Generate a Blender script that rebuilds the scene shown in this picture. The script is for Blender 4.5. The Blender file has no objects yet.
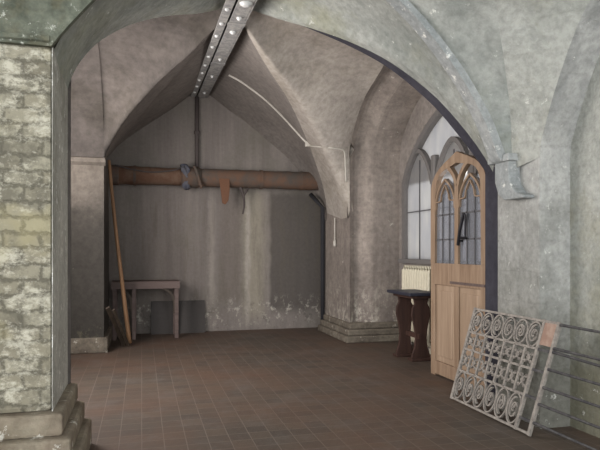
import bpy, math, random
from mathutils import Vector, Matrix
from mathutils.bvhtree import BVHTree
random.seed(7)
C = bpy.context.scene.collection
PI = math.pi
# ------------------------------------------------------------------ camera model
F, HZ, H, TH = 583.0, 250.0, 1.35, math.radians(15.2)
ST, CT = math.sin(TH), math.cos(TH)
def ray(u, v):
    a = (u - 300) / F; b = (HZ - v) / F
    return Vector((ST + a * CT, CT - a * ST, b))
EYE = Vector((0, 0, H))
def pX(u, v, X): d = ray(u, v); return EYE + d * (X / d.x)
def pY(u, v, Y): d = ray(u, v); return EYE + d * (Y / d.y)
def pL(u, v, p, q):
    """point where the ray meets the vertical plane through plan points p, q"""
    d = ray(u, v); nx, ny = q[1] - p[1], p[0] - q[0]
    return EYE + d * ((nx * p[0] + ny * p[1]) / (nx * d.x + ny * d.y))
# ------------------------------------------------------------------ materials
def lin(c):
    r = []
    for x in c[:3]:
        x /= 255.0
        r.append(x / 12.92 if x <= .04045 else ((x + .055) / 1.055) ** 2.4)
    return (*r, 1)
class NT:
    def __init__(s, name):
        s.m = bpy.data.materials.new(name); s.m.use_nodes = True
        s.t = s.m.node_tree; s.t.nodes.clear()
        s.out = s.n('ShaderNodeOutputMaterial'); s.b = s.n('ShaderNodeBsdfPrincipled')
        s.l(s.b.outputs[0], s.out.inputs[0])
    def n(s, t, **k):
        x = s.t.nodes.new(t)
        for a, b in k.items(): setattr(x, a, b)
        return x
    def l(s, a, b): s.t.links.new(a, b)
    def coord(s, scale=(1, 1, 1), plane=None):
        tc = s.n('ShaderNodeTexCoord'); o = tc.outputs['Object']
        if plane:
            sp = s.n('ShaderNodeSeparateXYZ'); cb = s.n('ShaderNodeCombineXYZ'); s.l(o, sp.inputs[0])
            s.l(sp.outputs['XYZ'.index(plane[0])], cb.inputs[0]); s.l(sp.outputs['XYZ'.index(plane[1])], cb.inputs[1])
            o = cb.outputs[0]
        mp = s.n('ShaderNodeMapping'); mp.inputs['Scale'].default_value = scale; s.l(o, mp.inputs[0])
        return mp.outputs[0]
    def noise(s, vec, scale, detail=6, rough=.6):
        x = s.n('ShaderNodeTexNoise'); x.inputs['Scale'].default_value = scale
        x.inputs['Detail'].default_value = detail; x.inputs['Roughness'].default_value = rough
        s.l(vec, x.inputs['Vector']); return x.outputs[0]
    def ramp(s, f, a, b, ca=(0, 0, 0, 1), cb=(1, 1, 1, 1)):
        x = s.n('ShaderNodeValToRGB'); e = x.color_ramp.elements
        e[0].position = a; e[1].position = b; e[0].color = ca; e[1].color = cb
        s.l(f, x.inputs[0]); return x.outputs[0]
    def mix(s, f, a, b, mode='MIX'):
        x = s.n('ShaderNodeMix', data_type='RGBA', blend_type=mode)
        for sock, val in ((x.inputs[0], f), (x.inputs[6], a), (x.inputs[7], b)):
            if hasattr(val, 'is_output'): s.l(val, sock)
            else: sock.default_value = val
        return x.outputs[2]
    def bump(s, h, strength, dist=.02):
        x = s.n('ShaderNodeBump'); x.inputs['Strength'].default_value = strength; x.inputs['Distance'].default_value = dist
        s.l(h, x.inputs['Height']); s.l(x.outputs[0], s.b.inputs['Normal'])
    def fin(s, col, rough=.9, metal=0, spec=.25):
        if hasattr(col, 'is_output'): s.l(col, s.b.inputs['Base Color'])
        else: s.b.inputs['Base Color'].default_value = col
        s.b.inputs['Roughness'].default_value = rough; s.b.inputs['Metallic'].default_value = metal
        s.b.inputs['Specular IOR Level'].default_value = spec
        return s.m
def plaster(name, a, b, flake=None, flake_at=.66, scale=1.2, stretch=(1, 1, 1), grime=None, bump=.35, fine=14, courses=None, damp_shade=None, low=None):
    """mottled lime plaster; optional flaked specks, grime blotches and faint stone courses (plane, width, height, mortar colour, amount)"""
    s = NT(name); v = s.coord(stretch); vo = s.coord()
    n1 = s.noise(v, scale, 8, .65); n2 = s.noise(vo, fine, 5, .7)
    col = s.mix(s.ramp(n1, .32, .68), lin(a), lin(b))
    if grime:
        col = s.mix(s.ramp(s.noise(vo, .8, 6, .7), .48, .66, (0, 0, 0, 1), (.75, .75, .75, 1)), col, lin(grime))
    def zmask(z0, z1, amt):
        sp = s.n('ShaderNodeSeparateXYZ'); s.l(vo, sp.inputs[0])
        c = s.n('ShaderNodeMath', operation='MULTIPLY_ADD'); s.l(s.noise(vo, 2.6, 7, .7), c.inputs[0]); c.inputs[1].default_value = 1.1; s.l(sp.outputs[2], c.inputs[2])
        m = s.n('ShaderNodeMapRange', interpolation_type='SMOOTHSTEP'); s.l(c.outputs[0], m.inputs[0])
        m.inputs[1].default_value = z0 + .55; m.inputs[2].default_value = z1 + .55; m.inputs[3].default_value = amt; m.inputs[4].default_value = 0
        return m.outputs[0]
    if damp_shade: col = s.mix(zmask(damp_shade[0], damp_shade[1], damp_shade[3]), col, lin(damp_shade[2]))
    if low:      # limewash flaking off near the floor
        fk = s.n('ShaderNodeMath', operation='MULTIPLY'); s.l(zmask(low[0], low[1], 1), fk.inputs[0])
        s.l(s.ramp(s.noise(s.coord((1, 1, .6)), 9, 8, .78), .50, .58), fk.inputs[1]); col = s.mix(fk.outputs[0], col, lin(low[2]))
    h = n2
    if courses:
        plane, w, hh, mc, amt = courses
        bt = s.n('ShaderNodeTexBrick'); bt.inputs['Scale'].default_value = 1
        bt.inputs['Brick Width'].default_value = w; bt.inputs['Row Height'].default_value = hh
        bt.inputs['Mortar Size'].default_value = .012; bt.inputs['Mortar Smooth'].default_value = .6
        bt.inputs['Color1'].default_value = (0, 0, 0, 1); bt.inputs['Color2'].default_value = (.25, .25, .25, 1); bt.inputs['Mortar'].default_value = (1, 1, 1, 1)
        wob = s.n('ShaderNodeVectorMath', operation='ADD'); s.l(s.coord((1, 1, 1), plane), wob.inputs[0])
        sc = s.n('ShaderNodeVectorMath', operation='SCALE'); sc.inputs['Scale'].default_value = .05
        nn = s.n('ShaderNodeTexNoise'); nn.inputs['Scale'].default_value = 6; s.l(vo, nn.inputs['Vector'])
        s.l(nn.outputs['Color'], sc.inputs[0]); s.l(sc.outputs[0], wob.inputs[1]); s.l(wob.outputs[0], bt.inputs['Vector'])
        k = s.n('ShaderNodeMath', operation='MULTIPLY'); k.inputs[1].default_value = amt; s.l(bt.outputs['Color'], k.inputs[0])
        col = s.mix(k.outputs[0], col, lin(mc))
        ad = s.n('ShaderNodeMath', operation='SUBTRACT'); s.l(n2, ad.inputs[0]); s.l(k.outputs[0], ad.inputs[1]); h = ad.outputs[0]
    if flake:
        col = s.mix(s.ramp(s.noise(vo, fine * .6, 8, .75), flake_at, flake_at + .05), col, lin(flake))
    col = s.mix(.5, col, s.ramp(n2, .32, .62, (.4, .4, .4, 1), (1, 1, 1, 1)), 'MULTIPLY')
    s.bump(h, bump); return s.fin(col)
def wood(name, a, b, axis=2, scale=9, rough=.55):
    s = NT(name); st = [scale] * 3; st[axis] = scale * .08
    v = s.coord(tuple(st)); n = s.noise(v, 2.2, 7, .65)
    col = s.mix(s.ramp(n, .35, .65), lin(a), lin(b))
    s.bump(n, .15, .01); return s.fin(col, rough)
def rusty(name, a, b, scale=6, rough=.75, metal=.2, lo=.4, hi=.62):
    s = NT(name); v = s.coord(); n = s.noise(v, scale, 8, .7)
    col = s.mix(s.ramp(n, lo, hi), lin(a), lin(b)); s.bump(n, .3, .01); return s.fin(col, rough, metal)
def plain(name, a, rough=.6, metal=0):
    s = NT(name); v = s.coord(); n = s.noise(v, 18, 4)
    return s.fin(s.mix(.25, lin(a), s.ramp(n, .3, .7, (.5, .5, .5, 1), (1, 1, 1, 1)), 'MULTIPLY'), rough, metal)

def pier_material(name, plane):
    s = NT(name); vo = s.coord()
    wob = s.n('ShaderNodeVectorMath', operation='ADD'); s.l(s.coord((1, 1, 1), plane), wob.inputs[0])
    sc = s.n('ShaderNodeVectorMath', operation='SCALE'); sc.inputs['Scale'].default_value = .10
    nn = s.n('ShaderNodeTexNoise'); nn.inputs['Scale'].default_value = 11; nn.inputs['Detail'].default_value = 7; nn.inputs['Roughness'].default_value = .75; s.l(vo, nn.inputs['Vector'])
    s.l(nn.outputs['Color'], sc.inputs[0]); s.l(sc.outputs[0], wob.inputs[1])
    bt = s.n('ShaderNodeTexBrick'); s.l(wob.outputs[0], bt.inputs['Vector'])
    bt.inputs['Scale'].default_value = 1; bt.inputs['Brick Width'].default_value = .20; bt.inputs['Row Height'].default_value = .088
    bt.inputs['Mortar Size'].default_value = .015; bt.inputs['Mortar Smooth'].default_value = 1.0
    bt.inputs['Color1'].default_value = lin((156, 150, 132)); bt.inputs['Color2'].default_value = lin((130, 123, 106)); bt.inputs['Mortar'].default_value = lin((106, 101, 88))
    col = bt.outputs['Color']
    col = s.mix(s.ramp(s.noise(vo, 5.5, 7, .75), .46, .60, (0, 0, 0, 1), (.85, .85, .85, 1)), col, lin((104, 99, 87)))
    col = s.mix(s.ramp(s.noise(s.coord((1, 1, 1.5)), 6, 8, .8), .50, .61), col, lin((184, 178, 161)))
    col = s.mix(s.ramp(s.noise(vo, 2.1, 4, .6), .56, .70, (0, 0, 0, 1), (.5, .5, .5, 1)), col, lin((158, 148, 112)))
    h = s.noise(vo, 10, 7, .75)
    ad = s.n('ShaderNodeMath', operation='SUBTRACT'); s.l(h, ad.inputs[0]); s.l(bt.outputs['Fac'], ad.inputs[1])
    s.bump(ad.outputs[0], .55, .02); return s.fin(col, .92)

def floor_material():
    s = NT('quarry_tiles'); v = s.coord((1, 1, 1), 'XY'); vo = s.coord()
    bt = s.n('ShaderNodeTexBrick'); s.l(v, bt.inputs['Vector']); bt.offset = 0; bt.squash = 1
    bt.inputs['Scale'].default_value = 1; bt.inputs['Brick Width'].default_value = .152; bt.inputs['Row Height'].default_value = .152
    bt.inputs['Mortar Size'].default_value = .0042; bt.inputs['Mortar Smooth'].default_value = .3; bt.inputs['Bias'].default_value = 0
    bt.inputs['Color1'].default_value = lin((88, 76, 66)); bt.inputs['Color2'].default_value = lin((76, 67, 60)); bt.inputs['Mortar'].default_value = lin((104, 93, 84))
    col = s.mix(s.ramp(s.noise(vo, .9, 6, .6), .40, .66, (0, 0, 0, 1), (.55, .55, .55, 1)), bt.outputs['Color'], lin((100, 74, 60)))
    col = s.mix(s.ramp(s.noise(vo, 2.5, 8, .7), .50, .72, (0, 0, 0, 1), (.55, .55, .55, 1)), col, lin((102, 95, 90)))
    col = s.mix(.3, col, s.ramp(s.noise(vo, 30, 5, .7), .3, .7, (.5, .5, .5, 1), (1, 1, 1, 1)), 'MULTIPLY')
    ad = s.n('ShaderNodeMath', operation='SUBTRACT'); s.l(s.noise(vo, 12), ad.inputs[0]); s.l(bt.outputs['Fac'], ad.inputs[1])
    s.bump(ad.outputs[0], .25, .01); return s.fin(col, .62, 0, .35)

def glass_material(name, tint, amount):
    s = NT(name); tr = s.n('ShaderNodeBsdfTransparent'); tr.inputs[0].default_value = lin(tint)
    mx = s.n('ShaderNodeMixShader'); mx.inputs[0].default_value = amount
    s.fin(lin((150, 152, 158)), .25)
    s.l(tr.outputs[0], mx.inputs[1]); s.l(s.b.outputs[0], mx.inputs[2]); s.l(mx.outputs[0], s.out.inputs[0]); return s.m
def frosted_material():
    s = NT('obscured_window_glass'); tl = s.n('ShaderNodeBsdfTranslucent')
    n = s.noise(s.coord((1, 1, .3)), 5, 5)
    s.l(s.ramp(n, .3, .7, lin((200, 197, 196)), lin((224, 219, 212))), tl.inputs[0])
    mx = s.n('ShaderNodeMixShader'); mx.inputs[0].default_value = .25
    s.fin(lin((170, 172, 176)), .35); s.l(tl.outputs[0], mx.inputs[1]); s.l(s.b.outputs[0], mx.inputs[2]); s.l(mx.outputs[0], s.out.inputs[0]); return s.m

M = dict(
    floor=floor_material(),
    pier=pier_material('whitewashed_rubble_front', 'XZ'),
    pier_side=plaster('flaking_grey_limewash', (168, 165, 156), (200, 196, 186), flake=(240, 238, 230), flake_at=.585, scale=3, stretch=(1, 1, .5), grime=(136, 133, 120), bump=.9, fine=22),
    plinth=pier_material('plinth_stone', 'XZ'),
    step=plaster('worn_plinth_stone', (118, 104, 90), (152, 142, 124), flake=(206, 200, 188), flake_at=.60, scale=4, grime=(104, 90, 70), bump=.7, fine=12),
    spandrel=plaster('green_stained_plaster', (74, 78, 68), (120, 122, 108), flake=(190, 190, 178), flake_at=.60, scale=7, grime=(122, 106, 72), bump=.8, fine=20),
    soffit=plaster('grey_green_vault_plaster', (136, 140, 135), (172, 173, 167), flake=(212, 212, 204), flake_at=.62, scale=2.4, grime=(142, 142, 122), bump=.5),
    rib=plaster('rib_limewash', (142, 146, 146), (170, 171, 169), flake=(226, 224, 218), flake_at=.59, scale=3, bump=.5, fine=20),
    reveal=plaster('grey_limewash', (150, 150, 147), (192, 190, 185), flake=(214, 212, 205), flake_at=.615, scale=2.6, stretch=(1, 1, .6), grime=(132, 132, 126), bump=.7, fine=18, courses=('YZ', .45, .24, (146, 144, 140), .15), damp_shade=(.4, 1.3, (104, 102, 92), .85)),  # low band mixes grime with painted shade behind the grille
    rightwall=plaster('yellowed_limewash', (152, 153, 146), (186, 185, 178), flake=(210, 208, 200), flake_at=.62, scale=2.2, stretch=(1, 1, .7), grime=(154, 148, 124), bump=.6, fine=18, courses=('YZ', .42, .2, (146, 146, 134), .12), damp_shade=(.3, 1.2, (112, 108, 88), .85)),
    web=plaster('vault_web_plaster', (160, 151, 143), (190, 181, 171), flake=None, scale=1.5, grime=(142, 133, 120), bump=.3),
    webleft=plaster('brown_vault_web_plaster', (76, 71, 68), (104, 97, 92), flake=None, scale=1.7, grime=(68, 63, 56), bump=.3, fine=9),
    backweb=plaster('sooty_vault_plaster', (124, 117, 112), (142, 134, 128), scale=1.5, bump=.2),
    back=None,
    leftpier=plaster('left_respond_plaster', (98, 91, 84), (118, 110, 102), flake=(128, 122, 114), flake_at=.64, scale=2, stretch=(1, 1, .4), grime=(84, 78, 71), bump=.4, damp_shade=(1.6, 2.4, (62, 59, 55), .9), low=(.1, .5, (100, 95, 82))),
    farpier=plaster('far_pier_plaster', (122, 113, 107), (160, 149, 140), flake=(196, 190, 180), flake_at=.64, scale=2.4, stretch=(1, 1, .22), grime=(102, 93, 89), bump=.45, courses=('XZ', .4, .26, (112, 104, 98), .15), low=(.3, 1.0, (184, 176, 164))),
    farplinth=plaster('far_plinth_stone', (104, 95, 85), (140, 131, 117), flake=(186, 180, 168), flake_at=.59, scale=3.5, grime=(88, 80, 72), bump=.6),
    dark=plaster('painted_shade_rib', (54, 53, 62), (68, 66, 74), scale=2, bump=.2),  # stands for the unlit arch edge; its shade is in the colour
    recess=plaster('recess_plaster', (136, 128, 122), (158, 150, 144), scale=1.5, grime=(120, 112, 108), bump=.3),
    winstone=plain('window_stone', (116, 112, 110), .9),
    iron=rusty('painted_girder_iron', (128, 127, 128), (166, 163, 158), 14, .6, .1),
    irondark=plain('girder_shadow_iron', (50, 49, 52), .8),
    rivet=plain('bare_rivet_metal', (214, 214, 212), .45, .1),
    rust=rusty('rusted_pipe_iron', (96, 70, 56), (110, 90, 76), 5, .9, 0),
    rust2=rusty('grey_brown_lagging', (88, 80, 74), (106, 82, 68), 4, .9, 0),
    rag=rusty('blue_grey_rag', (82, 84, 96), (104, 102, 106), 12, .95, 0),
    leather=plain('tan_strap', (112, 80, 62), .8),
    cable=plain('white_cable_sheath', (196, 190, 180), .5),
    pipedark=plain('dark_downpipe_paint', (84, 76, 74), .7),
    pole=wood('bare_pole_wood', (128, 96, 70), (154, 120, 90)),
    plank=wood('dark_plank_wood', (58, 50, 43), (80, 69, 59)),
    trestle=wood('brown_table_wood', (88, 74, 70), (106, 91, 86), 0),
    darkboard=plain('dark_board', (78, 74, 72), .85),
    door=wood('oak_door_wood', (128, 105, 86), (154, 131, 110), 2, 10),
    doorpanel=wood('oak_panel_wood', (142, 120, 100), (166, 143, 122), 2, 8),
    latch=plain('black_latch_iron', (38, 36, 40), .5, .3),
    lead=plain('lead_glazing_bar', (92, 90, 92), .6),
    glass=glass_material('clear_leaded_glass', (222, 222, 226), .38),
    frost=frosted_material(),
    tabletop=plain('dark_table_top', (52, 52, 62), .5),
    tableleg=wood('mahogany_leg_wood', (56, 40, 35), (74, 53, 46)),
    radiator=plain('cream_radiator_enamel', (214, 206, 184), .45),
    grille=rusty('weathered_wrought_iron', (126, 119, 113), (158, 150, 142), 20, .7, .15),
    grillebar=rusty('dark_wrought_iron', (66, 64, 66), (92, 89, 88), 20, .7, .15),
    plate=rusty('rusted_lock_plate', (146, 118, 104), (166, 142, 128), 12, .8, 0),
)
def back_wall_material():
    s = NT('far_wall_plaster'); vo = s.coord()
    streak = s.noise(s.coord((1, 1, .06)), 3.2, 6, .7); blot = s.noise(vo, 1.1, 7, .65)
    col = s.mix(s.ramp(streak, .35, .65), lin((118, 110, 106)), lin((142, 134, 128)))
    col = s.mix(s.ramp(blot, .45, .66, (0, 0, 0, 1), (.6, .6, .6, 1)), col, lin((118, 113, 103)))
    sp = s.n('ShaderNodeSeparateXYZ'); s.l(vo, sp.inputs[0])
    def band(sock, lo, hi, w):
        m = s.n('ShaderNodeMath', operation='ADD'); s.l(sock, m.inputs[0])
        k = s.n('ShaderNodeMath', operation='MULTIPLY'); k.inputs[1].default_value = .10
        c = s.n('ShaderNodeMath', operation='SUBTRACT'); c.inputs[1].default_value = .5; s.l(s.noise(vo, 5, 5), c.inputs[0])
        s.l(c.outputs[0], k.inputs[0]); s.l(k.outputs[0], m.inputs[1])
        x = s.n('ShaderNodeMapRange', interpolation_type='SMOOTHSTEP'); s.l(m.outputs[0], x.inputs[0])
        x.inputs[1].default_value = lo - w; x.inputs[2].default_value = lo + w
        y = s.n('ShaderNodeMapRange', interpolation_type='SMOOTHSTEP'); s.l(m.outputs[0], y.inputs[0])
        y.inputs[1].default_value = hi - w; y.inputs[2].default_value = hi + w; y.inputs[3].default_value = 1; y.inputs[4].default_value = 0
        z = s.n('ShaderNodeMath', operation='MULTIPLY'); s.l(x.outputs[0], z.inputs[0]); s.l(y.outputs[0], z.inputs[1]); return z.outputs[0]
    def both(a, b, amt):
        z = s.n('ShaderNodeMath', operation='MULTIPLY'); s.l(a, z.inputs[0]); s.l(b, z.inputs[1])
        w = s.n('ShaderNodeMath', operation='MULTIPLY'); s.l(z.outputs[0], w.inputs[0]); w.inputs[1].default_value = amt; return w.outputs[0]
    X, Z = sp.outputs[0], sp.outputs[2]
    col = s.mix(both(band(X, 2.12, 3.5, .04), band(Z, .30, 2.36, .12), .8), col, lin((86, 81, 77)))      # darker rectangle right
    col = s.mix(both(band(X, 1.27, 1.62, .07), band(Z, .5, 2.33, .06), .45), col, lin((116, 106, 100)))       # brown run below the pipe
    col = s.mix(both(band(X, 1.08, 1.17, .04), band(Z, .5, 2.33, .3), .35), col, lin((178, 169, 160)))      # pale lime run
    col = s.mix(both(band(X, 1.66, 2.0, .10), band(Z, .2, 2.3, .2), .5), col, lin((170, 162, 144)))
    col = s.mix(both(band(X, 1.70, 1.77, .03), band(Z, .2, 2.2, .3), .5), col, lin((190, 182, 174)))      # pale lime run
    col = s.mix(both(band(X, -2, .7, .3), band(Z, -1, 1.6, .5), .4), col, lin((106, 98, 92)))
    flk = s.ramp(s.noise(s.coord((1, 1, .8)), 8, 8, .8), .53, .60)
    col = s.mix(both(flk, band(Z, .12, .50, .16), .75), col, lin((196, 190, 178)))
    col = s.mix(both(s.ramp(s.noise(vo, 6, 8, .8), .54, .62), band(Z, .0, .45, .15), .6), col, lin((84, 78, 74)))
    col = s.mix(both(s.ramp(s.noise(s.coord((1, 1, .15)), 7, 7, .75), .50, .62), band(Z, .3, 2.2, .4), .35), col, lin((104, 97, 86)))
    col = s.mix(.35, col, s.ramp(s.noise(vo, 20, 5, .7), .3, .7, (.5, .5, .5, 1), (1, 1, 1, 1)), 'MULTIPLY')
    s.bump(s.noise(vo, 9, 7, .7), .35); return s.fin(col, .92)
M['back'] = back_wall_material()
# ------------------------------------------------------------------ mesh helpers
class MB:
    def __init__(s): s.v = []; s.f = []
    def add(s, vs, fs):
        o = len(s.v); s.v += [Vector(p) for p in vs]; s.f += [tuple(i + o for i in f) for f in fs]; return s
    def box(s, x0, x1, y0, y1, z0, z1, M_=None):
        vs = [Vector((x, y, z)) for x in (x0, x1) for y in (y0, y1) for z in (z0, z1)]
        if M_: vs = [M_ @ p for p in vs]
        return s.add(vs, [(0, 1, 3, 2), (4, 6, 7, 5), (0, 4, 5, 1), (2, 3, 7, 6), (0, 2, 6, 4), (1, 5, 7, 3)])
    def prism(s, pts, d):
        n = len(pts); d = Vector(d); a = [Vector(p) for p in pts]
        return s.add(a + [p + d for p in a], [tuple(range(n)), tuple(range(2 * n - 1, n - 1, -1))] + [(i, (i + 1) % n, n + (i + 1) % n, n + i) for i in range(n)])
    def grid(s, rows):
        n, m = len(rows), len(rows[0])
        return s.add([p for r in rows for p in r], [(i * m + j, i * m + j + 1, (i + 1) * m + j + 1, (i + 1) * m + j) for i in range(n - 1) for j in range(m - 1)])
    def tube(s, pts, r, k=8, closed=False, flat=None):
        """round tube, or with flat=(normal, half width, half thickness) a flat bar bent along pts"""
        pts = [Vector(p) for p in pts]; n = len(pts); rings = []
        up0 = Vector((0, 0, 1))
        for i, p in enumerate(pts):
            a = pts[(i - 1) % n] if closed or i else pts[0]; b = pts[(i + 1) % n] if closed or i < n - 1 else pts[-1]
            t = (b - a).normalized()
            if flat:
                nn = Vector(flat[0]).normalized(); sd = nn.cross(t).normalized()
                rings.append([p + sd * x * flat[2] + nn * y * flat[1] for x, y in ((-1, -1), (1, -1), (1, 1), (-1, 1))])
            else:
                rf = up0 if abs(t.z) < .95 else Vector((1, 0, 0)); sd = t.cross(rf).normalized(); u2 = sd.cross(t)
                rr = r(i / (n - 1)) if callable(r) else r
                rings.append([p + (sd * math.cos(2 * PI * q / k) + u2 * math.sin(2 * PI * q / k)) * rr for q in range(k)])
        kk = len(rings[0]); o = len(s.v); s.v += [p for q in rings for p in q]
        for i in range(n if closed else n - 1):
            for j in range(kk):
                i2 = (i + 1) % n; s.f.append((o + i * kk + j, o + i * kk + (j + 1) % kk, o + i2 * kk + (j + 1) % kk, o + i2 * kk + j))
        if not closed:
            s.f.append(tuple(o + j for j in range(kk - 1, -1, -1))); s.f.append(tuple(o + (n - 1) * kk + j for j in range(kk)))
        return s
    def lathe(s, c, prof, axis='Z', k=16):
        c = Vector(c); n = len(prof)
        vs = []
        for r, h in prof:
            for q in range(k):
                a = 2 * PI * q / k; x, y = r * math.cos(a), r * math.sin(a)
                vs.append(c + Vector({'Z': (x, y, h), 'X': (h, x, y), 'Y': (x, h, y)}[axis]))
        fs = [(i * k + j, i * k + (j + 1) % k, (i + 1) * k + (j + 1) % k, (i + 1) * k + j) for i in range(n - 1) for j in range(k)]
        fs += [tuple(range(k - 1, -1, -1)), tuple((n - 1) * k + j for j in range(k))]
        return s.add(vs, fs)
    def build(s, name, m, parent=None, smooth=False, bevel=0, origin=None, down=False, solid=0, face=None):
        me = bpy.data.meshes.new(name)
        o0 = Vector(origin) if origin is not None else Vector((0, 0, 0))
        if parent is not None and origin is None: o0 = parent['_at'] and Vector(parent['_at'])
        me.from_pydata([p - o0 for p in s.v], [], s.f); me.update()
        import bmesh
        bm = bmesh.new(); bm.from_mesh(me)
        if face is None: bmesh.ops.recalc_face_normals(bm, faces=bm.faces)
        else:
            for f in bm.faces:
                if f.normal.dot(Vector(face) - (f.calc_center_median() + o0)) < 0: f.normal_flip()
        bm.to_mesh(me); bm.free()
        me.materials.append(m)
        if smooth:
            for p in me.polygons: p.use_smooth = True
        o = bpy.data.objects.new(name, me); C.objects.link(o)
        if parent is None or origin is not None: o.location = o0
        if parent is not None:
            o.parent = parent
            if origin is not None: o.location = o0 - Vector(parent['_at'])
            o['_at'] = tuple(o0)
        else: o['_at'] = tuple(o0)
        if bevel:
            b = o.modifiers.new('bevel', 'BEVEL'); b.width = bevel; b.segments = 2; b.limit_method = 'ANGLE'
        if solid:
            b = o.modifiers.new('thickness', 'SOLIDIFY'); b.thickness = solid; b.offset = -1; b.use_rim = False
        return o
def tag(o, label=None, cat=None, group=None, kind=None):
    if label: o['label'] = label
    if cat: o['category'] = cat
    if group: o['group'] = group
    if kind: o['kind'] = kind
    return o
def thing(name, loc, label, cat, group=None):
    o = bpy.data.objects.new(name, None); o.empty_display_size = .1; C.objects.link(o); o.location = loc; o['_at'] = tuple(loc)
    return tag(o, label, cat, group)
def struct(o, label=None, cat=None): return tag(o, label, cat, None, 'structure')
def resample(pts, n):
    pts = [Vector(p) for p in pts]; L = [0]
    for a, b in zip(pts, pts[1:]): L.append(L[-1] + (b - a).length)
    out = []; j = 0
    for i in range(n):
        t = L[-1] * i / (n - 1)
        while j < len(pts) - 2 and L[j + 1] < t: j += 1
        d = L[j + 1] - L[j]; out.append(pts[j].lerp(pts[j + 1], (t - L[j]) / d if d else 0))
    return out
def spline(pts, sub=8):
    """Catmull-Rom through pts"""
    P = [Vector(p) for p in pts]; P = [P[0] * 2 - P[1]] + P + [P[-1] * 2 - P[-2]]; out = []
    for i in range(1, len(P) - 2):
        a, b, c, d = P[i - 1:i + 3]
        for q in range(sub):
            t = q / sub
            out.append(.5 * ((2 * b) + (c - a) * t + (2 * a - 5 * b + 4 * c - d) * t * t + (3 * b - a - 3 * c + d) * t ** 3))
    out.append(P[-2]); return out
# ------------------------------------------------------------------ vault lines (plan: bay X -0.48..2.93, Y 4.32..8.1)
XL, XR, XW = -.48, 2.96, 3.73          # left wall line, far-right pier line, recess wall
XN = 2.90                              # near right pier reveal
Y1, Y2, YB = 4.32, 8.10, 9.75          # near pier back, far pier front, back wall
YF = 3.57                              # near left pier front
NT_ = 25
Cp = Vector((.97, 6.1, 0)); Cp.z = pL(238, 14, (.97, 6.1), (.98, 8)).z
zc = H + 236 * (ST * .97 + CT * 6.1) / F; Cp.z = zc + .09
NL = (XL, Y1); NR = (XN - .03, Y1); FL = (XL, 8.2); FR = (XR, 9.2)
def diag(px, corner, end=None):
    pts = [Cp] + [pL(u, v, (Cp.x, Cp.y), corner) for u, v in px]
    return spline(pts, 8)
B_l = diag([(200, 13.2), (175, 15), (150, 19), (125, 27), (100, 41), (82, 59), (72, 76), (68, 92)], NL)
B_r = diag([(285, 21), (310, 28), (350, 42), (390, 62), (430, 92), (455, 118), (475, 143), (490, 166), (493, 172)], NR)
G_l = diag([(200, 44), (187, 57), (160, 81), (133, 111), (118, 132), (106, 154), (105, 162)], FL)
G_r = diag([(246, 30), (267, 67), (290, 103), (308, 143), (318, 170), (325, 195), (328, 222)], FR)
# lunette on the back wall
Lun = spline([pY(u, v, YB) for u, v in ((103, 165), (105, 157), (125, 140), (150, 123), (175, 107), (187, 97), (198, 90), (208, 94), (230, 111), (247, 123), (273, 145), (289, 159), (307, 182), (320, 205), (326, 222))], 5)
# wall arches
A_r = spline([(XR, Y2, 1.82), (XR, Y2, 2.4), (XR, 8.075, 2.80), (XR, 7.95, 3.07), tuple(pX(364, 99, XR)), tuple(pX(380, 72, XR)), (XR, 6.55, 3.80), (XR, 6.2, 3.84), (XR, 5.8, 3.78), (XR, 5.3, 3.55), (XR, 4.8, 3.05), (XR - .02, 4.5, 2.6), (XN, 4.36, 2.15)], 6)
A_l = spline([(XL, Y2, 2.5), (XL, 7.95, 2.95), (XL, 7.5, 3.42), (XL, 6.9, 3.72), (XL, 6.2, 3.84), (XL, 5.5, 3.70), (XL, 4.9, 3.35), (XL, 4.5, 2.9), (XL, Y1, 2.45)], 6)
def web(name, G, B, A, m, n=NT_, s_n=41, label=None, hp=1.0):
    G, B = resample(G, n), resample(B, n); A = [G[-1]] + [Vector(a) for a in A] + [B[-1]]; A = resample(A, s_n)
    z1 = (G[-1].z + B[-1].z) / 2; rows = []
    for i in range(n):
        k = (Cp.z - (G[i].z + B[i].z) / 2) / (Cp.z - z1); k = max(0, min(1, k)); r = []
        for j in range(s_n):
            s = j / (s_n - 1)
            dv = A[j] - A[0].lerp(A[-1], s); kk = k ** hp; r.append(G[i].lerp(B[i], s) + Vector((dv.x * kk, dv.y * kk, dv.z * k)))
        rows.append(r)
    mb = MB().grid(rows)
    o = mb.build(name, m, smooth=True, face=(1.2, 5.5, 1.0), solid=.06)
    return struct(o, label, 'ceiling')
web_back = web('ceiling', G_l, G_r, Lun, M['backweb'], label='dark sooty vault web above the back wall')
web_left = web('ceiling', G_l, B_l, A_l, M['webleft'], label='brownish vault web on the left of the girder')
web_right = web('ceiling', G_r, B_r, A_r, M['web'], label='pale brownish vault web right of the girder above the recess', hp=4.0)
# front web between the near diagonals and the near transverse arch
RP = spline([(2.80, 4.14, 2.11)] + [tuple(pY(u, v, 4.13)) for u, v in ((497, 156), (484, 122), (462, 80), (430, 35), (394, -4))] + [(1.15, 4.02, 3.76)], 8)
fa = spline([(-.492, YF, 2.50), tuple(pY(62, 35, YF)), tuple(pY(95, 0, YF)), (.15, 3.62, 3.28), (.7, 3.75, 3.66), (1.15, 4.0, 3.76)], 6)[:-1] + [p + Vector((-.02, .03, 0)) for p in reversed(RP)]
web_front = web('ceiling', B_l, B_r, [(-.492, 4.0, 2.45), (-.492, YF + .2, 2.46)] + fa, M['soffit'], label='grey green vault web nearest the viewer above the opening')
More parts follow.
